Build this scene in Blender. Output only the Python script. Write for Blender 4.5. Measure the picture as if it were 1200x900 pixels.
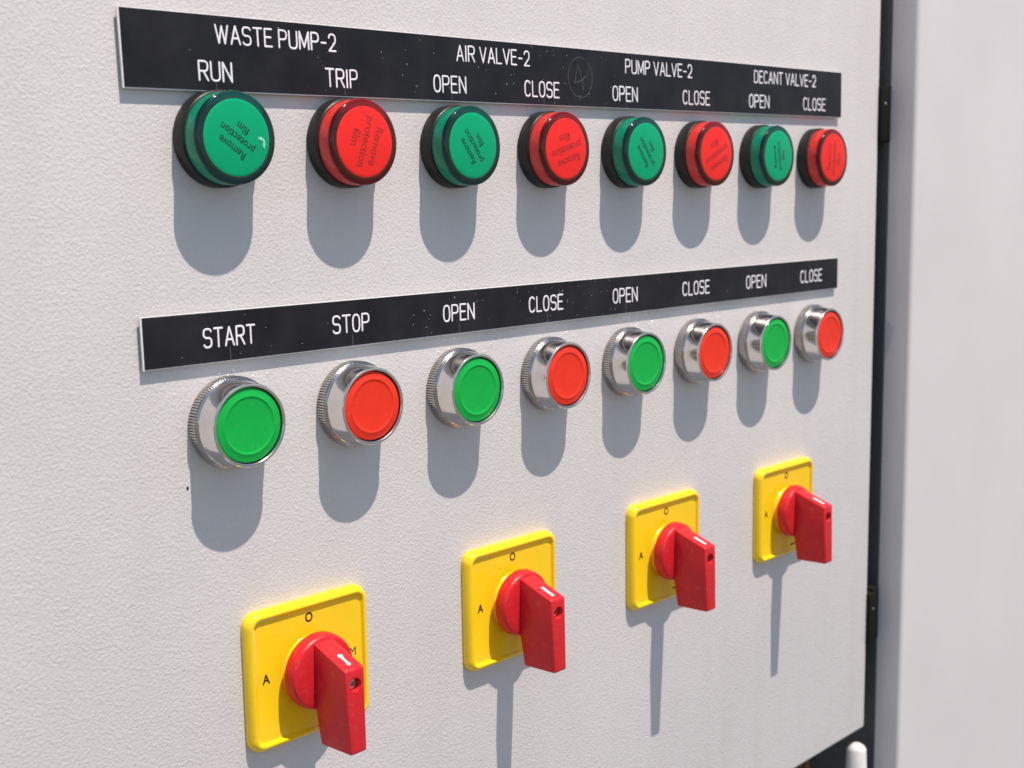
import bpy, bmesh, math, random
from mathutils import Matrix, Vector
random.seed(7)
S = bpy.context.scene
for o in list(bpy.data.objects):
    bpy.data.objects.remove(o)
MM = 0.001
R = math.radians

# ---------------------------------------------------------------- camera
cam_d = bpy.data.cameras.new('camera')
cam = bpy.data.objects.new('camera', cam_d)
S.collection.objects.link(cam)
S.camera = cam
cam_d.sensor_width = 36.0
cam_d.lens = 1455.67 / 1200 * 36.0
cam_d.clip_start = 0.01
cam_d.clip_end = 500.0
yaw, pitch, roll = R(45.369), R(-7.9414), R(-0.9485)
w = Vector((math.sin(yaw) * math.cos(pitch), math.cos(yaw) * math.cos(pitch), math.sin(pitch)))
rt = Vector((math.cos(yaw), -math.sin(yaw), 0))
up = rt.cross(w)
rr = rt * math.cos(roll) + up * math.sin(roll)
uu = -rt * math.sin(roll) + up * math.cos(roll)
cam.matrix_world = Matrix(((rr.x, uu.x, -w.x, -140.878 * MM), (rr.y, uu.y, -w.y, -330.944 * MM),
                           (rr.z, uu.z, -w.z, 63.469 * MM), (0, 0, 0, 1)))
cam_d.dof.use_dof = True
cam_d.dof.focus_distance = 0.425
cam_d.dof.aperture_fstop = 20.0

# ---------------------------------------------------------------- sky and sun
SUN_DIR = Vector((0.1505, -1.0, 2.329)).normalized()      # towards the sun
wd = bpy.data.worlds.new('World')
S.world = wd
wd.use_nodes = True
wn = wd.node_tree.nodes
sky = wn.new('ShaderNodeTexSky')
sky.sky_type = 'NISHITA'
sky.sun_disc = False
sky.ozone_density = 0.5
sky.sun_elevation = math.asin(SUN_DIR.z)
sky.sun_rotation = math.atan2(SUN_DIR.x, SUN_DIR.y)
wn['Background'].inputs['Strength'].default_value = 0.118
wd.node_tree.links.new(sky.outputs['Color'], wn['Background'].inputs['Color'])
sun_d = bpy.data.lights.new('sun', 'SUN')
sun_d.energy = 5.0
sun_d.angle = R(0.53)
sun_d.color = (1.0, 0.868, 0.785)
sun = bpy.data.objects.new('sun', sun_d)
S.collection.objects.link(sun)
sun.rotation_euler = (-SUN_DIR).to_track_quat('-Z', 'Y').to_euler()
sun.location = SUN_DIR * 3

S.view_settings.view_transform = 'Standard'
S.view_settings.look = 'None'
S.view_settings.exposure = 0.10
S.view_settings.gamma = 1.0
S.view_settings.use_curve_mapping = False
S.cycles.transparent_max_bounces = 16


# ---------------------------------------------------------------- helpers
def link(o, parent=None):
    S.collection.objects.link(o)
    if parent:
        o.parent = parent
    return o


def mobj(name, me, mat, parent=None):
    o = bpy.data.objects.new(name, me)
    if mat and not me.materials:
        me.materials.append(mat)
    return link(o, parent)


def thing(name, label, cat, loc=(0, 0, 0), group=None):
    o = bpy.data.objects.new(name, None)
    o.empty_display_size = 0.01
    link(o)
    o.location = [v * MM for v in loc]
    tag(o, label, cat, group)
    return o


def tag(o, label, cat, group=None):
    o['label'] = label
    o['category'] = cat
    if group:
        o['group'] = group


def from_bm(name, bm, smooth=None):
    """bmesh in millimetres with d measured outwards -> mesh in metres; smooth = auto-smooth angle"""
    bmesh.ops.recalc_face_normals(bm, faces=bm.faces)
    if smooth is not None:
        for f in bm.faces:
            f.smooth = True
        a = R(smooth)
        for e in bm.edges:
            if len(e.link_faces) == 2 and e.calc_face_angle(0) > a:
                e.smooth = False
    me = bpy.data.meshes.new(name)
    bmesh.ops.scale(bm, vec=(MM, MM, MM), verts=bm.verts)
    bm.to_mesh(me)
    bm.free()
    return me


def box_bm(x0, x1, y0, y1, z0, z1, bev=0.0, seg=3):
    bm = bmesh.new()
    bmesh.ops.create_cube(bm, size=1)
    bmesh.ops.scale(bm, vec=(x1 - x0, y1 - y0, z1 - z0), verts=bm.verts)
    bmesh.ops.translate(bm, vec=((x0 + x1) / 2, (y0 + y1) / 2, (z0 + z1) / 2), verts=bm.verts)
    if bev:
        bmesh.ops.bevel(bm, geom=list(bm.edges), offset=bev, segments=seg, profile=0.5, affect='EDGES')
    return bm


def box(name, x0, x1, y0, y1, z0, z1, mat, parent=None, bev=0.0, seg=3):
    return mobj(name, from_bm(name, box_bm(x0, x1, y0, y1, z0, z1, bev, seg), 40), mat, parent)


def lathe_bm(profile, n=96, rfun=None):
    """profile: list of (r, d) ; axis is -Y (outwards)"""
    bm = bmesh.new()
    rings = []
    for k, (r, d) in enumerate(profile):
        if r < 1e-6:
            rings.append([bm.verts.new((0, -d, 0))])
        else:
            ring = []
            for i in range(n):
                a = 2 * math.pi * i / n
                q = r if rfun is None else rfun(k, i, r)
                ring.append(bm.verts.new((q * math.cos(a), -d, q * math.sin(a))))
            rings.append(ring)
    for A, B in zip(rings, rings[1:]):
        if len(A) == 1 and len(B) == 1:
            continue
        for i in range(n):
            j = (i + 1) % n
            if len(A) == 1:
                bm.faces.new((A[0], B[i], B[j]))
            elif len(B) == 1:
                bm.faces.new((A[i], B[0], A[j]))
            else:
                bm.faces.new((A[i], B[i], B[j], A[j]))
    return bm


def lathe(name, profile, mat, parent=None, n=96, smooth=35, rfun=None):
    return mobj(name, from_bm(name, lathe_bm(profile, n, rfun), smooth), mat, parent)


def arc(cx, cd, r, a0, a1, k=5):
    return [(cx + r * math.cos(R(a0 + (a1 - a0) * i / k)), cd + r * math.sin(R(a0 + (a1 - a0) * i / k))) for i in range(k + 1)]


# ---------------------------------------------------------------- materials
class NT:
    def __init__(self, name):
        self.m = bpy.data.materials.new(name)
        self.m.use_nodes = True
        self.n = self.m.node_tree.nodes
        self.l = self.m.node_tree.links
        self.b = self.n['Principled BSDF']
        self.tc = self.n.new('ShaderNodeTexCoord')

    def node(self, t, **kw):
        x = self.n.new(t)
        for k, v in kw.items():
            if k in x.inputs:
                x.inputs[k].default_value = v
            else:
                setattr(x, k, v)
        return x

    def noise(self, scale, detail=2.0, rough=0.5):
        x = self.node('ShaderNodeTexNoise', Scale=scale, Detail=detail, Roughness=rough)
        self.l.new(self.tc.outputs['Object'], x.inputs['Vector'])
        return x

    def ramp(self, src, a, ca, b, cb):
        x = self.node('ShaderNodeValToRGB')
        e = x.color_ramp.elements
        e[0].position, e[0].color = a, ca
        e[1].position, e[1].color = b, cb
        self.l.new(src, x.inputs['Fac'])
        return x

    def bump(self, src, strength, dist):
        x = self.node('ShaderNodeBump', Strength=strength, Distance=dist)
        self.l.new(src, x.inputs['Height'])
        return x


def g4(v):
    return (v, v, v, 1)


def simple(name, col, rough=0.4, metal=0.0, var=0.06, nscale=300.0, bump=0.0, bscale=2500.0, spec=0.5, coat=0.0, rvar=0.08, sss=0.0, dust=0.0, srad=None):
    t = NT(name)
    no = t.noise(nscale, 3.0)
    c0 = tuple(c * (1 - var) for c in col) + (1,)
    c1 = tuple(min(1, c * (1 + var)) for c in col) + (1,)
    cr = t.ramp(no.outputs['Fac'], 0.3, c0, 0.7, c1)
    t.l.new(cr.outputs['Color'], t.b.inputs['Base Color'])
    if dust:
        geo = t.node('ShaderNodeNewGeometry')
        dn = t.noise(420.0, 6.0, 0.7)
        dr = t.ramp(dn.outputs['Fac'], 0.56, g4(0.0), 0.74, g4(dust))
        dm = t.node('ShaderNodeMixRGB')
        t.l.new(dr.outputs['Color'], dm.inputs['Fac'])
        t.l.new(cr.outputs['Color'], dm.inputs['Color1'])
        dm.inputs['Color2'].default_value = (0.55, 0.50, 0.45, 1)
        t.l.new(dm.outputs['Color'], t.b.inputs['Base Color'])
    no2 = t.noise(nscale * 2.3, 4.0)
    rr_ = t.ramp(no2.outputs['Fac'], 0.3, g4(max(0.02, rough - rvar)), 0.75, g4(min(1, rough + rvar)))
    t.l.new(rr_.outputs['Color'], t.b.inputs['Roughness'])
    t.b.inputs['Metallic'].default_value = metal
    t.b.inputs['Specular IOR Level'].default_value = spec
    t.b.inputs['Coat Weight'].default_value = coat
    t.b.inputs['Coat Roughness'].default_value = 0.08
    if sss and srad:
        t.b.inputs['Subsurface Weight'].default_value = sss
        t.b.inputs['Subsurface Radius'].default_value = srad
        t.b.inputs['Subsurface Scale'].default_value = 1.0
    elif sss:
        t.b.inputs['Subsurface Weight'].default_value = sss
        t.b.inputs['Subsurface Radius'].default_value = (0.002, 0.001, 0.0008)
        t.b.inputs['Subsurface Scale'].default_value = 0.6
    if bump:
        nb = t.noise(bscale, 3.0)
        bp = t.bump(nb.outputs['Fac'], bump, 0.0001)
        t.l.new(bp.outputs['Normal'], t.b.inputs['Normal'])
    return t.m


def powder_coat(name, col, strength=0.62):
    """textured powder coat: wrinkled leathery relief about a millimetre across"""
    t = NT(name)
    big = t.noise(14.0, 4.0)
    cr = t.ramp(big.outputs['Fac'], 0.3, tuple(c * 0.965 for c in col) + (1,), 0.7, tuple(c * 1.02 for c in col) + (1,))
    # sparse dirt specks
    vs = t.node('ShaderNodeTexVoronoi', Scale=75.0)
    t.l.new(t.tc.outputs['Object'], vs.inputs['Vector'])
    sp = t.ramp(vs.outputs['Distance'], 0.018, g4(0.55), 0.03, g4(1.0))
    ms = t.node('ShaderNodeMixRGB', blend_type='MULTIPLY')
    ms.inputs['Fac'].default_value = 0.5
    t.l.new(cr.outputs['Color'], ms.inputs['Color1'])
    t.l.new(sp.outputs['Color'], ms.inputs['Color2'])
    mp = t.node('ShaderNodeMapping')
    mp.inputs['Scale'].default_value = (60.0, 60.0, 4.0)
    t.l.new(t.tc.outputs['Object'], mp.inputs['Vector'])
    st = t.node('ShaderNodeTexNoise', Scale=1.0, Detail=5.0, Roughness=0.6)
    t.l.new(mp.outputs['Vector'], st.inputs['Vector'])
    sr = t.ramp(st.outputs['Fac'], 0.30, (0.95, 0.945, 0.93, 1), 0.55, g4(1.0))
    m2 = t.node('ShaderNodeMixRGB', blend_type='MULTIPLY')
    m2.inputs['Fac'].default_value = 0.6 if strength > 0.5 else 0.15
    t.l.new(ms.outputs['Color'], m2.inputs['Color1'])
    t.l.new(sr.outputs['Color'], m2.inputs['Color2'])
    t.l.new(m2.outputs['Color'], t.b.inputs['Base Color'])
    t.b.inputs['Roughness'].default_value = 0.58
    t.b.inputs['Specular IOR Level'].default_value = 0.35
    # relief
    warp = t.noise(700.0, 2.0)
    mixv = t.node('ShaderNodeVectorMath', operation='MULTIPLY_ADD')
    t.l.new(warp.outputs['Color'], mixv.inputs[0])
    mixv.inputs[1].default_value = (0.0012, 0.0012, 0.0012)
    t.l.new(t.tc.outputs['Object'], mixv.inputs[2])
    v = t.node('ShaderNodeTexVoronoi', Scale=1000.0, feature='SMOOTH_F1', Smoothness=0.6)
    t.l.new(mixv.outputs['Vector'], v.inputs['Vector'])
    n1 = t.node('ShaderNodeTexNoise', Scale=1250.0, Detail=3.5, Roughness=0.55)
    t.l.new(mixv.outputs['Vector'], n1.inputs['Vector'])
    add = t.node('ShaderNodeMath', operation='MULTIPLY_ADD')
    t.l.new(n1.outputs['Fac'], add.inputs[0])
    add.inputs[1].default_value = 1.1
    t.l.new(v.outputs['Distance'], add.inputs[2])
    mod = t.noise(130.0, 3.0)
    md = t.ramp(mod.outputs['Fac'], 0.32, g4(0.72), 0.66, g4(1.12))
    mul = t.node('ShaderNodeMath', operation='MULTIPLY')
    t.l.new(add.outputs['Value'], mul.inputs[0])
    t.l.new(md.outputs['Color'], mul.inputs[1])
    bp = t.bump(mul.outputs['Value'], strength, 0.00016)
    t.l.new(bp.outputs['Normal'], t.b.inputs['Normal'])
    return t.m


def lens_mat(name, tint, gloss=(0.9, 0.9, 0.9)):
    """clear tinted plastic shell: lets tinted light through, mirrors the sky at grazing angles"""
    t = NT(name)
    t.n.remove(t.b)
    tr = t.node('ShaderNodeBsdfTransparent')
    tr.inputs['Color'].default_value = tint + (1,)
    gl = t.node('ShaderNodeBsdfGlossy', Roughness=0.06)
    gl.inputs['Color'].default_value = gloss + (1,)
    fr = t.node('ShaderNodeFresnel', IOR=1.5)
    nb = t.noise(160.0, 2.0)
    bp = t.bump(nb.outputs['Fac'], 0.12, 0.0003)
    t.l.new(bp.outputs['Normal'], gl.inputs['Normal'])
    mx = t.node('ShaderNodeMixShader')
    t.l.new(fr.outputs['Fac'], mx.inputs['Fac'])
    t.l.new(tr.outputs['BSDF'], mx.inputs[1])
    t.l.new(gl.outputs['BSDF'], mx.inputs[2])
    t.l.new(mx.outputs['Shader'], t.n['Material Output'].inputs['Surface'])
    return t.m


M = {}
M['panel'] = powder_coat('panel_powder_coat', (0.66, 0.645, 0.63))
M['cabinet'] = powder_coat('cabinet_powder_coat', (0.62, 0.605, 0.60), 0.3)
M['interior'] = simple('interior_grey_steel', (0.42, 0.43, 0.43), 0.55, nscale=40)
M['gasket'] = simple('rubber_gasket', (0.06, 0.07, 0.073), 0.6, nscale=120, bump=0.3)
M['hinge'] = simple('black_hinge', (0.008, 0.008, 0.007), 0.75, nscale=200, spec=0.15)
M['black_face'] = None
M['white_core'] = simple('legend_white_core', (0.80, 0.79, 0.78), 0.5, nscale=500, bump=0.3)
M['engraved'] = simple('engraved_white', (0.86, 0.86, 0.88), 0.6, nscale=2500, var=0.12)
M['scratch'] = simple('scratch_grey', (0.075, 0.075, 0.08), 0.5, nscale=900, var=0.4)
M['scratch_faint'] = simple('scratch_faint_grey', (0.050, 0.050, 0.053), 0.5, nscale=900, var=0.4)
M['tape'] = simple('mounting_tape', (0.03, 0.03, 0.03), 0.7)
M['dust'] = simple('white_dust', (0.8, 0.8, 0.8), 0.6)
M['glue'] = simple('glue_residue', (0.85, 0.85, 0.84), 0.15, spec=0.8)
M['bezel_black'] = simple('bezel_black_plastic', (0.018, 0.018, 0.016), 0.42, nscale=250, var=0.15, bump=0.15, spec=0.28, dust=0.06)
M['green_film'] = simple('green_film', (0.001, 0.37, 0.16), 0.38, nscale=120, var=0.03, bump=0.10, bscale=300, spec=0.18)
M['red_film'] = simple('red_film', (0.90, 0.028, 0.022), 0.42, nscale=120, var=0.03, bump=0.10, bscale=300, spec=0.18)
M['green_print'] = simple('green_print', (0.001, 0.055, 0.036), 0.5, nscale=1500, var=0.2)
M['red_print'] = simple('red_print', (0.42, 0.016, 0.014), 0.5, nscale=1500, var=0.2)
M['green_core'] = simple('green_diffuser', (0.003, 0.26, 0.22), 0.35)
M['red_core'] = simple('red_diffuser', (0.60, 0.03, 0.026), 0.35)
M['green_wall'] = simple('green_lens_wall', (0.002, 0.25, 0.135), 0.22, nscale=60, var=0.10, spec=0.35, sss=0.85, srad=(0.001, 0.007, 0.004))
M['red_wall'] = simple('red_lens_wall', (0.95, 0.045, 0.035), 0.22, nscale=60, var=0.06, spec=0.35, sss=0.85, srad=(0.012, 0.001, 0.001))
M['green_lens'] = lens_mat('green_lens', (0.12, 0.52, 0.52))
M['red_lens'] = lens_mat('red_lens', (0.62, 0.20, 0.17))
M['chrome'] = simple('chrome_plating', (0.72, 0.70, 0.675), 0.13, metal=1.0, var=0.05, nscale=220, rvar=0.07, bump=0.06, bscale=700)
M['chrome_knurl'] = simple('chrome_knurling', (0.55, 0.535, 0.515), 0.22, metal=1.0, var=0.08, nscale=400)
M['button_gap'] = simple('dark_button_gap', (0.01, 0.012, 0.01), 0.6)
M['button_green'] = simple('green_button_plastic', (0.003, 0.42, 0.060), 0.38, nscale=150, var=0.03, bump=0.05, spec=0.3, dust=0.07)
M['button_red'] = simple('red_button_plastic', (0.83, 0.036, 0.013), 0.38, nscale=150, var=0.03, bump=0.05, spec=0.3, dust=0.07)
M['yellow'] = simple('yellow_plastic', (0.95, 0.645, 0.012), 0.16, nscale=100, var=0.025, rvar=0.06, dust=0.06)
M['red_knob'] = simple('red_knob_plastic', (0.60, 0.017, 0.024), 0.40, nscale=180, var=0.05, bump=0.12, bscale=1800, spec=0.3, dust=0.10)
M['edge_glint'] = simple('painted_edge_glint', (0.9, 0.88, 0.80), 0.12, nscale=500)  # near-white colour stands in for the highlight along the insert's edge
M['ink'] = simple('black_ink', (0.035, 0.018, 0.010), 0.5, nscale=1200, var=0.2)
M['white_mark'] = simple('white_mark', (0.85, 0.80, 0.78), 0.5, nscale=900)
M['hole_dark'] = simple('dark_hole', (0.012, 0.008, 0.007), 0.7)
M['screw'] = simple('steel_screw', (0.62, 0.60, 0.57), 0.3, metal=1.0)
M['white_plastic'] = simple('white_plastic', (0.68, 0.655, 0.645), 0.4)
M['cable_black'] = simple('black_cable', (0.012, 0.012, 0.012), 0.45)
M['cable_brown'] = simple('brown_cable', (0.10, 0.045, 0.015), 0.45)
M['cable_yellow'] = simple('yellow_green_cable', (0.14, 0.085, 0.015), 0.45)
M['concrete'] = simple('concrete_ground', (0.12, 0.125, 0.12), 0.85, nscale=3, var=0.12, bump=0.3, bscale=60)


def black_laminate():
    t = NT('black_laminate')
    no = t.noise(60.0, 5.0, 0.6)
    cr = t.ramp(no.outputs['Fac'], 0.35, (0.011, 0.011, 0.014, 1), 0.72, (0.022, 0.022, 0.025, 1))
    vs = t.node('ShaderNodeTexVoronoi', Scale=230.0)
    t.l.new(t.tc.outputs['Object'], vs.inputs['Vector'])
    sp = t.ramp(vs.outputs['Distance'], 0.05, g4(0.10), 0.09, g4(0.0))
    patch = t.noise(35.0, 2.0)
    pm = t.ramp(patch.outputs['Fac'], 0.52, g4(0), 0.62, g4(1))
    mu = t.node('ShaderNodeMixRGB', blend_type='MULTIPLY')
    mu.inputs['Fac'].default_value = 1
    t.l.new(sp.outputs['Color'], mu.inputs['Color1'])
    t.l.new(pm.outputs['Color'], mu.inputs['Color2'])
    ad = t.node('ShaderNodeMixRGB', blend_type='ADD')
    ad.inputs['Fac'].default_value = 1
    t.l.new(cr.outputs['Color'], ad.inputs['Color1'])
    t.l.new(mu.outputs['Color'], ad.inputs['Color2'])
    t.l.new(ad.outputs['Color'], t.b.inputs['Base Color'])
    n2 = t.noise(90.0, 5.0, 0.65)
    rr_ = t.ramp(n2.outputs['Fac'], 0.3, g4(0.36), 0.7, g4(0.52))
    t.l.new(rr_.outputs['Color'], t.b.inputs['Roughness'])
    t.b.inputs['Specular IOR Level'].default_value = 0.2
    return t.m


M['black_face'] = black_laminate()

# ---------------------------------------------------------------- ground and cabinet
GZ = -1250.0
gm = bpy.data.meshes.new('ground')
gm.from_pydata([(-60, -60, GZ * MM), (60, -60, GZ * MM), (60, 60, GZ * MM), (-60, 60, GZ * MM)], [], [(0, 1, 2, 3)])
ground = mobj('ground', gm, M['concrete'])
ground['kind'] = 'structure'

XR, ZB, ZT, XL = 474.2, -229.7, 330.0, -260.0
XJ, DJ = 488.0, 14.2

cab = thing('steel_cabinet', 'light grey steel cabinet frame surrounding the hinged control panel door', 'cabinet', (300, 0, GZ))


def cbox(name, x0, x1, y0, y1, z0, z1, mat, bev=0.0):
    o = box(name, x0, x1, y0, y1, z0, z1, mat, cab, bev)
    o.location = (-300 * MM, 0, -GZ * MM)
    return o


cbox('front_post', XJ, 940, -DJ, 150, GZ, 520, M['cabinet'], 2.2)
cbox('top_rail', XL - 40, XJ - 0.5, -DJ, 40, 355, 520, M['cabinet'], 2)
cbox('bottom_rail', XL - 40, XJ - 0.5, -DJ, 150, GZ, -450, M['cabinet'], 2)
cbox('side_post', XL - 80, XL - 14, -DJ - 0.3, 150, GZ + 1, 519, M['cabinet'], 2)
cbox('back_plate', XL - 10, XJ - 1, 70, 72, -449, 354, M['interior'])
cbox('gasket', XJ - 1.2, XJ + 0.4, 0.8, 60, -449, 354, M['gasket'], 0.4)

# ---------------------------------------------------------------- control panel door
bm = box_bm(XL, XR, 0, 20, ZB, ZT)
bmesh.ops.bevel(bm, geom=[e for e in bm.edges if all(abs(v.co.y) < 1e-6 for v in e.verts) or
                          (abs(e.verts[0].co.y - e.verts[1].co.y) > 1)], offset=1.6, segments=4, profile=0.5, affect='EDGES')
door = mobj('control_panel_door', from_bm('control_panel_door', bm, 40), M['panel'])
tag(door, 'light grey powder coated steel door carrying two rows of buttons and four switches', 'panel door')


def hinge(z0, z1, name='hinge'):
    bm = bmesh.new()
    me = bpy.data.meshes.new('t')
    for q in ((XR - 1.4, XR + 5.5, -2.2, 8, z0, z1), (XR + 5.6, XJ - 1.25, -0.4, 9, z0 + 0.4, z1 + 1.5)):
        a = box_bm(*q, 0.8)
        a.to_mesh(me)
        a.free()
        bm.from_mesh(me)
    bpy.data.meshes.remove(me)
    h = mobj(name, from_bm('hinge', bm, 40), M['hinge'], door)
    p = lathe('pin', [(0, 0), (0.7, 0), (0.7, 0.4), (0.5, 0.6), (0, 0.6)], M['screw'], h, 16)
    p.location = ((XR + 2.4) * MM, -2.0 * MM, (z0 + (z1 - z0) * 0.7) * MM)
    return h


hinge(96.3, 125.0)
hinge(-180.5, -151.5)
chip = mobj('paint_chip', from_bm('paint_chip', lathe_bm([(0.8, 0), (0.55, 0.06), (0, 0.1)], 7), 20), M['hole_dark'], door)
chip.location = (53.0 * MM, -0.01 * MM, -18.7 * MM)
chip.scale = (0.55, 1, 0.9)

# ---------------------------------------------------------------- stroke lettering
def oval(cx, cy, rx, ry, a0, a1, k=14, p=2.6):
    out = []
    for i in range(k + 1):
        a = R(a0 + (a1 - a0) * i / k)
        c, s = math.cos(a), math.sin(a)
        out.append((cx + rx * math.copysign(abs(c) ** (2 / p), c), cy + ry * math.copysign(abs(s) ** (2 / p), s)))
    return out


P_BOWL = [(0, 0), (0, 1), (0.55, 1)] + oval(0.55, 0.74, 0.45, 0.26, 90, -90, 8)[1:] + [(0, 0.48)]
GLYPH = {
    'W': (0.78, [[(0, 1), (0.26, 0), (0.5, 0.95), (0.74, 0), (1, 1)]]),
    'A': (0.56, [[(0, 0), (0.5, 1), (1, 0)], [(0.18, 0.32), (0.82, 0.32)]]),
    'S': (0.50, [oval(0.5, 0.755, 0.5, 0.245, 20, 255, 12)[0:] + oval(0.5, 0.26, 0.5, 0.26, 75, -160, 12)]),
    'T': (0.54, [[(0, 1), (1, 1)], [(0.5, 1), (0.5, 0)]]),
    'E': (0.46, [[(1, 1), (0, 1), (0, 0), (1, 0)], [(0, 0.53), (0.86, 0.53)]]),
    'P': (0.50, [P_BOWL]),
    'U': (0.52, [[(0, 1), (0, 0.3)] + oval(0.5, 0.3, 0.5, 0.3, 180, 360, 10)[1:] + [(1, 1)]]),
    'M': (0.62, [[(0, 0), (0, 1), (0.5, 0.12), (1, 1), (1, 0)]]),
    '-': (0.36, [[(0.05, 0.46), (0.95, 0.46)]]),
    '2': (0.48, [oval(0.5, 0.7, 0.48, 0.3, 170, -20, 10) + [(0.82, 0.45), (0.0, 0), (1, 0)]]),
    'R': (0.52, [P_BOWL, [(0.5, 0.48), (1, 0)]]),
    'N': (0.52, [[(0, 0), (0, 1), (1, 0), (1, 1)]]),
    'I': (0.06, [[(0.5, 0), (0.5, 1)]]),
    'O': (0.50, [oval(0.5, 0.5, 0.5, 0.5, 90, 450, 24)]),
    'C': (0.50, [oval(0.5, 0.5, 0.5, 0.5, 42, 318, 18)]),
    'L': (0.44, [[(0, 1), (0, 0), (1, 0)]]),
    'V': (0.56, [[(0, 1), (0.5, 0), (1, 1)]]),
    'D': (0.52, [[(0.45, 0), (0, 0), (0, 1), (0.45, 1)] + oval(0.45, 0.5, 0.55, 0.5, 90, -90, 12)[1:]]),
}


def sweep(bm, pts, rad, h, y0):
    """ridge-shaped stroke along pts (x,z in mm) lying on the plane y=y0, standing h proud"""
    n = len(pts)
    closed = n > 3 and math.dist(pts[0], pts[-1]) < 1e-4
    if closed:
        pts = pts[:-1]
        n -= 1
    rings = []

    def ring(p, nx, nz, s=1.0):
        return [bm.verts.new((p[0] + nx * k * rad * s, y0 - hh * h, p[1] + nz * k * rad * s)) for k, hh in
                ((-1, 0.0), (-0.7, 0.75), (0, 1.0), (0.7, 0.75), (1, 0.0))]
    for i in range(n):
        if closed:
            a, b = pts[i - 1], pts[(i + 1) % n]
        else:
            a, b = pts[max(i - 1, 0)], pts[min(i + 1, n - 1)]
        p = pts[i]
        # mitred normal
        d1 = Vector((p[0] - a[0], p[1] - a[1]))
        d2 = Vector((b[0] - p[0], b[1] - p[1]))
        if d1.length < 1e-9:
            d1 = d2
        if d2.length < 1e-9:
            d2 = d1
        d1.normalize()
        d2.normalize()
        n1 = Vector((-d1.y, d1.x))
        n2 = Vector((-d2.y, d2.x))
        mN = n1 + n2
        if mN.length < 1e-3:
            mN = n1
        mN.normalize()
        sc = min(1.35, 1 / max(0.3, mN.dot(n1)))
        if not closed and i == 0:
            rings.append(ring((p[0] - d2.x * rad * 0.85, p[1] - d2.y * rad * 0.85), mN.x, mN.y, 0.45))
        rings.append(ring(p, mN.x * sc, mN.y * sc))
        if not closed and i == n - 1:
            rings.append(ring((p[0] + d1.x * rad * 0.85, p[1] + d1.y * rad * 0.85), mN.x, mN.y, 0.45))
    m = len(rings)
    for i in range(m if closed else m - 1):
        A, B = rings[i], rings[(i + 1) % m]
        for k in range(4):
            bm.faces.new((A[k], A[k + 1], B[k + 1], B[k]))
    if not closed:
        bm.faces.new(rings[0])
        bm.faces.new(rings[-1])


def split_corners(pts, lim=38):
    if math.dist(pts[0], pts[-1]) < 1e-4:
        return [pts]
    runs, cur = [], [pts[0]]
    for i in range(1, len(pts)):
        cur.append(pts[i])
        if i < len(pts) - 1:
            d1 = Vector((pts[i][0] - pts[i - 1][0], pts[i][1] - pts[i - 1][1]))
            d2 = Vector((pts[i + 1][0] - pts[i][0], pts[i + 1][1] - pts[i][1]))
            if d1.length > 1e-6 and d2.length > 1e-6 and d1.angle(d2) > R(lim):
                runs.append(cur)
                cur = [pts[i]]
    runs.append(cur)
    return runs


def stroke_text(name, txt, x0, x1, z0, z1, y0, rad, mat, parent, h=0.07, wob=0.05):
    gap, space = 0.2, 0.30
    tot = 0
    lay = []
    for ch in txt:
        if ch == ' ':
            tot += space
            continue
        wch, st = GLYPH[ch]
        lay.append((tot, wch, st))
        tot += wch + gap
    tot -= gap
    bm = bmesh.new()
    sx, sz = (x1 - x0 - 2 * rad) / tot, (z1 - z0 - 2 * rad)
    lift = 0
    for off, wch, st in lay:
        jz = random.uniform(-wob, wob)
        for s in st:
            pts = [(x0 + rad + (off + q[0] * wch) * sx + random.uniform(-wob, wob) * 0.5,
                    z0 + rad + q[1] * sz + jz + random.uniform(-wob, wob) * 0.5) for q in s]
            if math.dist(s[0], s[-1]) < 1e-4:
                pts[-1] = pts[0]
            rs = rad * random.uniform(0.93, 1.07)
            for run in split_corners(pts):
                lift += 1
                sweep(bm, run, rs, h + 0.004 * (lift % 3), y0)
    return mobj(name, from_bm(name, bm), mat, parent)


def bfont_mesh(body, size, bold=0.0):
    cu = bpy.data.curves.new('t', 'FONT')
    cu.body = body
    cu.size = size
    cu.align_x = 'CENTER'
    cu.align_y = 'CENTER'
    cu.offset = bold
    cu.resolution_u = 3
    ob = bpy.data.objects.new('t', cu)
    S.collection.objects.link(ob)
    bpy.context.view_layer.update()
    me = bpy.data.meshes.new_from_object(ob.evaluated_get(bpy.context.evaluated_depsgraph_get()))
    bpy.data.objects.remove(ob)
    bpy.data.curves.remove(cu)
    return me


# ---------------------------------------------------------------- legend plates
X = [68.509, 116.610, 164.955, 213.486, 261.832, 310.361, 359.218, 407.932]
DLG = 1.98


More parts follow.
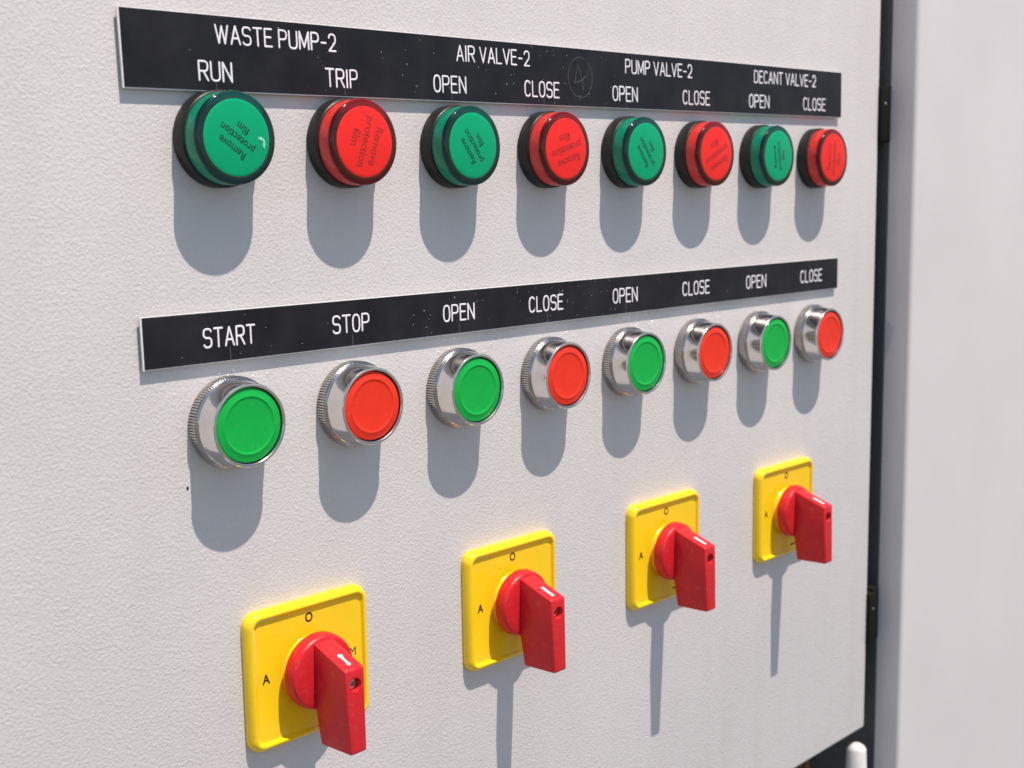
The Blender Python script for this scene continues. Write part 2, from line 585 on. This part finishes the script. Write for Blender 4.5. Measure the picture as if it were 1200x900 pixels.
def legend(label, zt, zb, xl, xr, tilt, words, seed):
    cx, cz = X[3], (zt + zb) / 2
    t = thing('legend_plate', label, 'name plate', (cx, 0, cz), 'engraved black name plates on the door')
    t.rotation_euler = (0, -math.atan(tilt), 0)
    L, Rr, T, B = xl - cx, xr - cx, zt - cz, zb - cz
    box('mounting_tape', L + 0.7, Rr - 1.5, -1.25, 0.05, B + 1.2, T - 0.6, M['tape'], t)
    box('core', L, Rr, -(DLG - 0.16), -1.2, B, T, M['white_core'], t, 0.06, 1)
    box('face', L + 0.5, Rr - 0.3, -DLG, -(DLG - 0.17), B + 0.35, T - 0.28, M['black_face'], t, 0.05, 1)
    for wd_, x0, x1, z0, z1 in words:
        stroke_text('lettering', wd_, x0 - cx, x1 - cx, z0 - cz, z1 - cz, -DLG - 0.005, 0.315, M['engraved'], t)
    rnd = random.Random(seed)
    # dust specks on the face
    bm = bmesh.new()
    for k in range(70):
        x = rnd.choice([rnd.uniform(L + 3, Rr - 3), rnd.gauss(-60, 10), rnd.gauss(-8, 12), rnd.gauss(20, 14)])
        z = rnd.uniform(B + 1, T - 1)
        if not (L + 1 < x < Rr - 1):
            continue
        r0 = abs(rnd.gauss(0.07, 0.045)) + 0.04
        vs = [bm.verts.new((x + r0 * math.cos(a) * rnd.uniform(.6, 1.2), -DLG - 0.012, z + r0 * math.sin(a) * rnd.uniform(.6, 1.2))) for a in
              [j * math.pi / 3 for j in range(6)]]
        top = bm.verts.new((x, -DLG - 0.05, z))
        for j in range(6):
            bm.faces.new((vs[j], vs[(j + 1) % 6], top))
    d = mobj('dust_specks', from_bm('dust_specks', bm), M['dust'], t)
    d['kind'] = 'stuff'
    return t, cx, cz


CZ1 = (116.9, 122.75)
CZ2 = (105.75, 111.9)
w1 = [('WASTE PUMP-2', 68.98, 114.20) + CZ1, ('RUN', 62.56, 74.38) + CZ2, ('TRIP', 109.13, 122.44) + CZ2,
      ('AIR VALVE-2', 167.17, 204.78) + CZ1, ('OPEN', 155.78, 171.60) + CZ2, ('CLOSE', 201.46, 220.87) + CZ2,
      ('PUMP VALVE-2', 260.81, 306.28) + CZ1, ('OPEN', 252.55, 268.77) + CZ2, ('CLOSE', 299.41, 319.28) + CZ2,
      ('DECANT VALVE-2', 353.64, 407.24) + CZ1, ('OPEN', 349.56, 366.40) + CZ2, ('CLOSE', 395.76, 416.54) + CZ2]
t1, c1x, c1z = legend('black engraved name plate reading WASTE PUMP-2 to DECANT VALVE-2 above the indicator lamps',
                      125.39, 102.91, 38.06, 431.83, 0.01916, w1, 3)
w2 = [(a, b, c, 24.5, 30.75) for a, b, c in (('START', 59.70, 78.53), ('STOP', 108.47, 124.19), ('OPEN', 157.82, 173.48), ('CLOSE', 202.25, 221.88),
      ('OPEN', 252.16, 268.40), ('CLOSE', 299.63, 319.88), ('OPEN', 348.70, 365.54), ('CLOSE', 395.74, 416.14))]
t2, c2x, c2z = legend('narrow black engraved name plate starting with START and STOP above the push buttons',
                      35.67, 19.83, 39.45, 431.54, 0.0064, w2, 5)


def scratch(par, cx, cz, pts, rad, mat=None):
    bm = bmesh.new()
    sweep(bm, [(a - cx, b - cz) for a, b in pts], rad, 0.012, -DLG - 0.004)
    mobj('scratch', from_bm('scratch', bm), mat or M['scratch'], par)


for x in (68.6, 116.9, 164.4, 212.0, 261.0):
    scratch(t1, c1x, c1z, [(x, 105.3), (x + 0.1, 103.6)], 0.13)
for x in (69.0, 116.6, 165.6, 212.5, 260.5):
    scratch(t2, c2x, c2z, [(x, 24.0), (x + 0.15, 22.2), (x + 0.1, 20.4)], 0.15)
# faint scratched mark: a ring with a loose A inside
ringpts = [(233.2 + 7.1 * math.cos(R(a)), 114.2 + 7.7 * math.sin(R(a))) for a in range(70, 70 + 351, 13)]
scratch(t1, c1x, c1z, ringpts, 0.20, M['scratch_faint'])
scratch(t1, c1x, c1z, [(229.8, 112.0), (231.9, 119.4), (233.6, 114.6), (234.6, 112.4), (234.9, 109.6)], 0.15)
scratch(t1, c1x, c1z, [(229.9, 112.0), (233.4, 112.9), (237.0, 115.0)], 0.18)

# glue residue flecks on the door just below the lower plate
bm = bmesh.new()
rnd = random.Random(11)
for cx_, n_, sp in ((72, 40, 5), (118, 16, 5), (165, 26, 6), (180, 12, 5), (222, 26, 7), (270, 70, 6), (280, 30, 5), (318, 60, 7), (330, 20, 4), (366, 40, 6), (374, 20, 4)):
    for k in range(n_):
        x = rnd.gauss(cx_, sp)
        z = rnd.uniform(11.5, 19.0) + (x - X[3]) * 0.006
        r0 = rnd.uniform(0.14, 0.50)
        vs = [bm.verts.new((x - c2x + r0 * math.cos(a) * rnd.uniform(.5, 1.3), -0.03, z - c2z + r0 * math.sin(a) * rnd.uniform(.5, 1.3)))
              for a in [j * math.pi / 3 for j in range(6)]]
        top = bm.verts.new((x - c2x, -0.03 - r0 * 0.7, z - c2z))
        for j in range(6):
            bm.faces.new((vs[j], vs[(j + 1) % 6], top))
gl = mobj('glue_residue', from_bm('glue_residue', bm), M['glue'], t2)
gl['kind'] = 'stuff'

# ---------------------------------------------------------------- indicator lamps
RL, DL = 13.75, 11.95
film_txts = {}


def dome(r_):
    return 12.42 - 0.50 * (r_ / 11.35) ** 2


for c_, sc_ in (('green', 1.10), ('red', 1.40)):
    me_ = bfont_mesh('Remove\nprotection\nfilm', 3.05, 0.045)
    for v in me_.vertices:           # text lies in XY -> put it in XZ, facing outwards (-Y)
        x, y = v.co.x, v.co.y
        x, y = x * 0.93 * sc_, y * 1.02 * sc_
        v.co = (x * MM, -(dome(math.hypot(x, y)) + 0.035) * MM, y * MM)
    film_txts[c_] = me_
bezel_me = from_bm('bezel', lathe_bm([(0, 0.0), (14.1, 0.0), (14.45, 0.4), (14.48, 4.6), (14.3, 5.2), (13.95, 5.5), (13.2, 5.55), (12.9, 5.0), (0, 5.0)]), 30)
side_prof = [(0, 5.2), (13.65, 5.2), (13.76, 5.9), (13.76, 10.5), (13.7, 10.75), (13.4, 10.88), (0, 10.9)]
rim_prof = [(13.76, 10.5), (13.76, 11.2), (13.6, 11.6), (13.25, 11.86), (12.7, 11.95), (11.2, 11.9)]
core_prof = [(13.62, 10.93), (11.25, 10.96), (11.25, 11.5), (11.1, 11.8), (0, 11.8)]
side_me = {c: from_bm('lens_wall', lathe_bm(side_prof), 50) for c in ('green', 'red')}
rim_me = {c: from_bm('lens_rim', lathe_bm(rim_prof), 60) for c in ('green', 'red')}
core_me = {c: from_bm('diffuser', lathe_bm(core_prof), 35) for c in ('green', 'red')}
film_me = {c: from_bm('film', lathe_bm([(11.35, 11.83), (11.38, 11.88)] + [(r_, dome(r_)) for r_ in (11.3, 10.4, 9, 7.5, 6, 4.5, 3, 1.5, 0)]), 40) for c in ('green', 'red')}
names = ['RUN of WASTE PUMP-2', 'TRIP of WASTE PUMP-2', 'OPEN of AIR VALVE-2', 'CLOSE of AIR VALVE-2', 'OPEN of PUMP VALVE-2',
         'CLOSE of PUMP VALVE-2', 'OPEN of DECANT VALVE-2', 'CLOSE of DECANT VALVE-2']
angs = [146, -108, 126, 197, 128, 206, 98, 86]
for i in range(8):
    c = 'green' if i % 2 == 0 else 'red'
    z = 86.29 + 0.00115 * (X[i] - X[3])
    t = thing('indicator_lamp', '%s indicator lamp in a black bezel below the engraving %s' % (c, names[i]), 'indicator lamp', (X[i], 0, z), 'row of indicator lamps')
    mobj('bezel', bezel_me, M['bezel_black'], t)
    mobj('diffuser', core_me[c], M[c + '_core'], t)
    lw = mobj('lens', side_me[c], M[c + '_wall'], t)
    mobj('rim', rim_me[c], M[c + '_lens'], lw)
    f = mobj('film', film_me[c], M[c + '_film'], t)
    tx = mobj('lettering', film_txts[c], M[c + '_print'], f)
    # text mesh in XZ seen from -Y: x to the right, z up
    tx.rotation_euler = (0, -R(angs[i]), 0)
    if i == 0:
        bm = bmesh.new()
        pts = [(7.0, 0.2), (8.2, 0.5), (9.4, -0.3), (9.7, -1.6), (9.2, -3.2), (8.7, -2.2), (8.9, -0.9), (8.0, -0.5)]
        vs = [bm.verts.new((a, -12.22 - 0.12 * (k % 2), b)) for k, (a, b) in enumerate(pts)]
        bm.faces.new(vs)
        pc = mobj('peeled_edge', from_bm('peeled_edge', bm), simple('peeled_film', (0.25, 0.75, 0.55), 0.2), f)

# ---------------------------------------------------------------- push buttons
NT_ = 100
N4 = NT_ * 4


def knurl(k, i, r):
    if k in (2, 3, 4):
        return r - (0.62 if (i % 4) == 0 else 0.0)
    return r


ring_me = from_bm('knurled_ring', lathe_bm([(11.0, 0), (14.0, 0), (14.3, 0.3), (14.5, 0.7), (14.45, 4.0), (13.95, 4.55), (13.5, 4.7), (11.0, 4.7)], N4, knurl), 25)
bez_me = from_bm('bezel', lathe_bm([(13.0, 4.4), (13.72, 4.72), (13.75, 4.95), (13.6, 5.15), (13.2, 8.2), (12.78, 11.25), (12.76, 11.4), (12.92, 11.62), (12.93, 12.0),
                                    (12.75, 12.24), (12.45, 12.32), (12.1, 12.28), (11.85, 12.05), (11.8, 11.4), (11.75, 9.0)], 96), 24)
gap_me = from_bm('inner_sleeve', lathe_bm([(11.8, 10.6), (0, 10.6)], 64), 30)
cap_prof = [(11.45, 10.5), (11.45, 11.35), (11.3, 11.62), (11.0, 11.7), (9.35, 11.78), (9.1, 11.92), (8.9, 11.95), (8.7, 11.88), (8.5, 11.74), (8.0, 11.70), (4, 11.64), (0, 11.62)]
cap_me = {c: from_bm('cap', lathe_bm(cap_prof, 96), 50) for c in ('green', 'red')}
bn = ['START', 'STOP', 'OPEN below the AIR VALVE-2 lamps', 'CLOSE below the AIR VALVE-2 lamps', 'OPEN below the PUMP VALVE-2 lamps',
      'CLOSE below the PUMP VALVE-2 lamps', 'OPEN below the DECANT VALVE-2 lamps', 'CLOSE below the DECANT VALVE-2 lamps']
for i in range(8):
    c = 'green' if i % 2 == 0 else 'red'
    t = thing('push_button', '%s push button in a knurled chrome ring marked %s' % (c, bn[i]), 'push button', (X[i], 0, 0), 'row of chrome push buttons')
    k = mobj('knurled_ring', ring_me, M['chrome_knurl'], t)
    k.rotation_euler = (0, random.uniform(0, 6), 0)
    mobj('bezel', bez_me, M['chrome'], t)
    mobj('inner_sleeve', gap_me, M['button_gap'], t)
    cp = mobj('cap', cap_me[c], M['button_' + c], t)
    cp.rotation_euler = (R(random.uniform(-0.5, 0.5)), random.uniform(0, 6), R(random.uniform(-0.5, 0.5)))

# ---------------------------------------------------------------- rotary switches
ZS = -86.1
XS = [93.66, 190.05, 286.80, 384.05]


def rrect(h, r, d, n=8):
    hx, hz = h - 0.6, h - 1.6
    pts = []
    for q, (sx, sz) in enumerate(((1, 1), (-1, 1), (-1, -1), (1, -1))):
        for k in range(n + 1):
            a = R(90 * q + 90 * k / n)
            pts.append(((hx - r) * sx + r * math.cos(a), -d, (hz - r) * sz + r * math.sin(a)))
    return pts


def loft(sections, cap_end=True):
    bm = bmesh.new()
    rings = [[bm.verts.new(p) for p in s] for s in sections]
    n = len(rings[0])
    for A, B in zip(rings, rings[1:]):
        for i in range(n):
            j = (i + 1) % n
            bm.faces.new((A[i], A[j], B[j], B[i]))
    bm.faces.new(rings[0])
    if cap_end:
        bm.faces.new(rings[-1])
    return bm


plate_sec = [rrect(24.9, 4.6, 0.0), rrect(25.1, 4.8, 0.25), rrect(25.1, 4.8, 1.6), rrect(24.9, 4.6, 2.5), rrect(24.4, 4.2, 3.4), rrect(23.8, 3.8, 3.95), rrect(23.3, 3.5, 4.15),
             rrect(22.9, 3.2, 4.1), rrect(22.6, 2.9, 3.8), rrect(22.35, 2.7, 3.25), rrect(22.0, 2.5, 3.02), rrect(21.5, 2.3, 2.98)]
plate_me = from_bm('face_plate', loft(plate_sec), 40)
collar_me = from_bm('collar', lathe_bm([(11.3, 2.9), (11.0, 3.2), (10.4, 5.0), (10.0, 6.4), (0, 6.4)]), 40)

# knob: hub with a lever standing out of it
def knob_mesh():
    bm = lathe_bm([(0, 5.7), (12.2, 5.7), (12.7, 6.0), (12.85, 6.6), (12.7, 8.6), (12.35, 9.9), (11.9, 10.45), (11.2, 10.7), (0, 10.7)], 80)
    hub = from_bm('hub', bm, 30)
    # lever profile in (d, z); half-width varies
    prof = [(6.4, 12.45), (26.6, 5.25), (27.6, -22.4), (26.9, -22.9), (11.7, -23.5), (10.2, -12.0), (6.4, -11.0)]
    hw = [3.95, 3.9, 3.15, 3.1, 3.3, 3.9, 3.9]
    b2 = bmesh.new()
    Lv = [b2.verts.new((-h, -d, z)) for (d, z), h in zip(prof, hw)]
    Rv = [b2.verts.new((h, -d, z)) for (d, z), h in zip(prof, hw)]
    n = len(prof)
    b2.faces.new(Lv)
    b2.faces.new(Rv)
    for i in range(n):
        j = (i + 1) % n
        b2.faces.new((Lv[i], Lv[j], Rv[j], Rv[i]))
    bmesh.ops.recalc_face_normals(b2, faces=b2.faces)
    bmesh.ops.bevel(b2, geom=list(b2.edges), offset=0.55, segments=3, profile=0.5, affect='EDGES')
    bmesh.ops.scale(b2, vec=(MM, MM, MM), verts=b2.verts)
    lever = bpy.data.meshes.new('lever')
    b2.to_mesh(lever)
    b2.free()
    # hole through the front of the lever
    cut = lathe_bm([(0, 14), (2.25, 14), (2.25, 26.4), (2.5, 27.1), (2.9, 31), (0, 31)], 28)
    bmesh.ops.translate(cut, vec=(0.0, 0, 0.0), verts=cut.verts)
    cme = from_bm('cut', cut)
    # union by boolean
    obs = []
    for me in (hub, lever, cme):
        o = bpy.data.objects.new('t', me)
        S.collection.objects.link(o)
        obs.append(o)
    a, b, c = obs
    m1 = a.modifiers.new('u', 'BOOLEAN')
    m1.operation = 'UNION'
    m1.solver = 'EXACT'
    m1.object = b
    m2 = a.modifiers.new('d', 'BOOLEAN')
    m2.operation = 'DIFFERENCE'
    m2.solver = 'EXACT'
    m2.object = c
    bpy.context.view_layer.update()
    me = bpy.data.meshes.new_from_object(a.evaluated_get(bpy.context.evaluated_depsgraph_get()))
    for o in obs:
        bpy.data.objects.remove(o)
    bm = bmesh.new()
    bm.from_mesh(me)
    bmesh.ops.remove_doubles(bm, verts=bm.verts, dist=1e-6)
    bmesh.ops.recalc_face_normals(bm, faces=bm.faces)
    for f in bm.faces:
        f.smooth = True
    for e in bm.edges:
        if len(e.link_faces) == 2 and e.calc_face_angle(0) > R(24):
            e.smooth = False
    me.clear_geometry()
    bm.to_mesh(me)
    bm.free()
    me.materials.clear()
    me.name = 'knob'
    return me


knob_me = knob_mesh()
screw_me = from_bm('screw', lathe_bm([(2.2, 17.5), (2.2, 24.3), (1.8, 24.9), (0.8, 25.0), (0.7, 23.8), (0, 23.8)], 20), 30)
slope = math.atan2(5.25 - 12.45, 26.6 - 6.4)


def mark_mesh(dumb):
    bm = bmesh.new()

    def P(s, x):      # s = distance along the slope measured as d
        return (x, s)
    L0, L1 = 18.4, 24.3
    hw = 0.68
    if dumb:
        outline = []
        for k in range(13):
            a = R(-60 - 240 * k / 12)
            outline.append((L0 + 0.9 - 0.95 * math.cos(a + math.pi) * -1, 0.95 * math.sin(a)))
        outline = [(L0 + 0.95 + 0.95 * math.cos(R(b)), 0.95 * math.sin(R(b))) for b in range(35, 326, 29)] + \
                  [(L1 - 0.75 + 0.75 * math.cos(R(b)), 0.75 * math.sin(R(b))) for b in range(-145, 146, 29)]
    else:
        outline = [(L0, -hw), (L1, -hw), (L1, hw), (L0, hw)]
    vs = []
    for d, x in outline:
        z = 12.45 + (d - 6.4) * (5.25 - 12.45) / (26.6 - 6.4)
        vs.append(bm.verts.new((x, -d - 0.03 * math.sin(-slope), z + 0.03 * math.cos(slope))))
    bm.faces.new(vs)
    return from_bm('mark', bm)


mark_a, mark_b = mark_mesh(True), mark_mesh(False)
letters = {}


def letter(ch, size):
    if ch not in letters:
        me = bfont_mesh(ch, size, 0.0 if ch == 'M' else 0.12)
        for v in me.vertices:
            x, y = v.co.x, v.co.y
            v.co = (x * MM * 0.88, 0, y * MM)
        letters[ch] = me
    return letters[ch]


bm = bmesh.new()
sweep(bm, [(-13, 20.65), (-19.0, 20.7), (-20.8, 20.1), (-21.6, 18.4), (-21.65, 10), (-21.68, 4), (-21.7, -1)], 0.17, 0.22, -3.08)  # painted highlight strip, run only along the upper left inner rim
edge_me = from_bm('painted_insert_glint', bm, 60)
bm = bmesh.new()
sweep(bm, [(5.0, -19.0), (8.5, -19.0)], 0.45, 0.02, -3.0)
dash_me = from_bm('print_mark', bm)
sw = ['below START and STOP', 'below the AIR VALVE-2 buttons', 'below the PUMP VALVE-2 buttons', 'below the DECANT VALVE-2 buttons']
for i in range(4):
    t = thing('rotary_switch', 'red lever rotary switch on a square yellow plate %s' % sw[i], 'rotary switch', (XS[i], 0, ZS), 'row of rotary switches')
    fp = mobj('face_plate', plate_me, M['yellow'], t)
    mobj('collar', collar_me, M['yellow'], t)
    for ch, x, z in (('O', 0, 17.1), ('A', -17.7, 0.6), ('M', 17.7, 0.4)):
        lt = mobj('lettering', letter(ch, 4.5), M['ink'], fp)
        lt.location = (x * MM, -(2.98 + 0.03) * MM, z * MM)
    ed = mobj('painted_insert_glint', edge_me, M['edge_glint'], fp)
    pm = mobj('print_mark', dash_me, M['ink'], fp)
    kn = mobj('knob', knob_me, M['red_knob'], t)
    mobj('mark', mark_a if i == 0 else mark_b, M['white_mark'], kn)
    mobj('screw', screw_me, M['screw'], kn)

# ---------------------------------------------------------------- things under the door, inside the cabinet
rod = lathe('conduit', [(0, 0), (2.6, -0.15), (4.6, -1.6), (5.4, -3.2), (6.3, -26), (6.2, -211), (0, -211)], M['white_plastic'], None, 40, 40)
rod.name = 'cable_conduit'
rod.rotation_euler = (R(-90), 0, 0)
rod.location = (470.3 * MM, 2.5 * MM, -239.0 * MM)
tag(rod, 'white round-topped plastic conduit standing below the corner of the door', 'conduit')


def cable(name, pts, rad, mat, label):
    cu = bpy.data.curves.new(name, 'CURVE')
    cu.dimensions = '3D'
    cu.bevel_depth = rad * MM
    cu.bevel_resolution = 4
    cu.use_fill_caps = True
    sp = cu.splines.new('NURBS')
    sp.points.add(len(pts) - 1)
    for p, q in zip(sp.points, pts):
        p.co = (q[0] * MM, q[1] * MM, q[2] * MM, 1)
    sp.use_endpoint_u = True
    sp.order_u = 4
    ob = bpy.data.objects.new('t', cu)
    S.collection.objects.link(ob)
    bpy.context.view_layer.update()
    me = bpy.data.meshes.new_from_object(ob.evaluated_get(bpy.context.evaluated_depsgraph_get()))
    bpy.data.objects.remove(ob)
    for p in me.polygons:
        p.use_smooth = True
    me.materials.clear()
    o = mobj(name, me, mat)
    tag(o, label, 'cable', 'cables inside the cabinet')


cable('cable', [(380, 60, -446), (390, 60, -330), (425, 45, -268), (455, 40, -262), (478, 42, -300), (480, 60, -446)], 4.0, M['cable_black'], 'thick black cable looping inside the cabinet below the door')
cable('cable', [(400, 40, -446), (430, 40, -330), (455, 28, -275), (459, 26, -253), (456, 30, -215), (440, 60, -190)], 2.2, M['cable_yellow'], 'thin yellow cable rising inside the cabinet below the door')
cable('cable', [(392, 38, -446), (420, 38, -330), (446, 28, -275), (451, 26, -252), (449, 30, -215), (430, 60, -190)], 2.2, M['cable_brown'], 'thin brown cable rising inside the cabinet below the door')
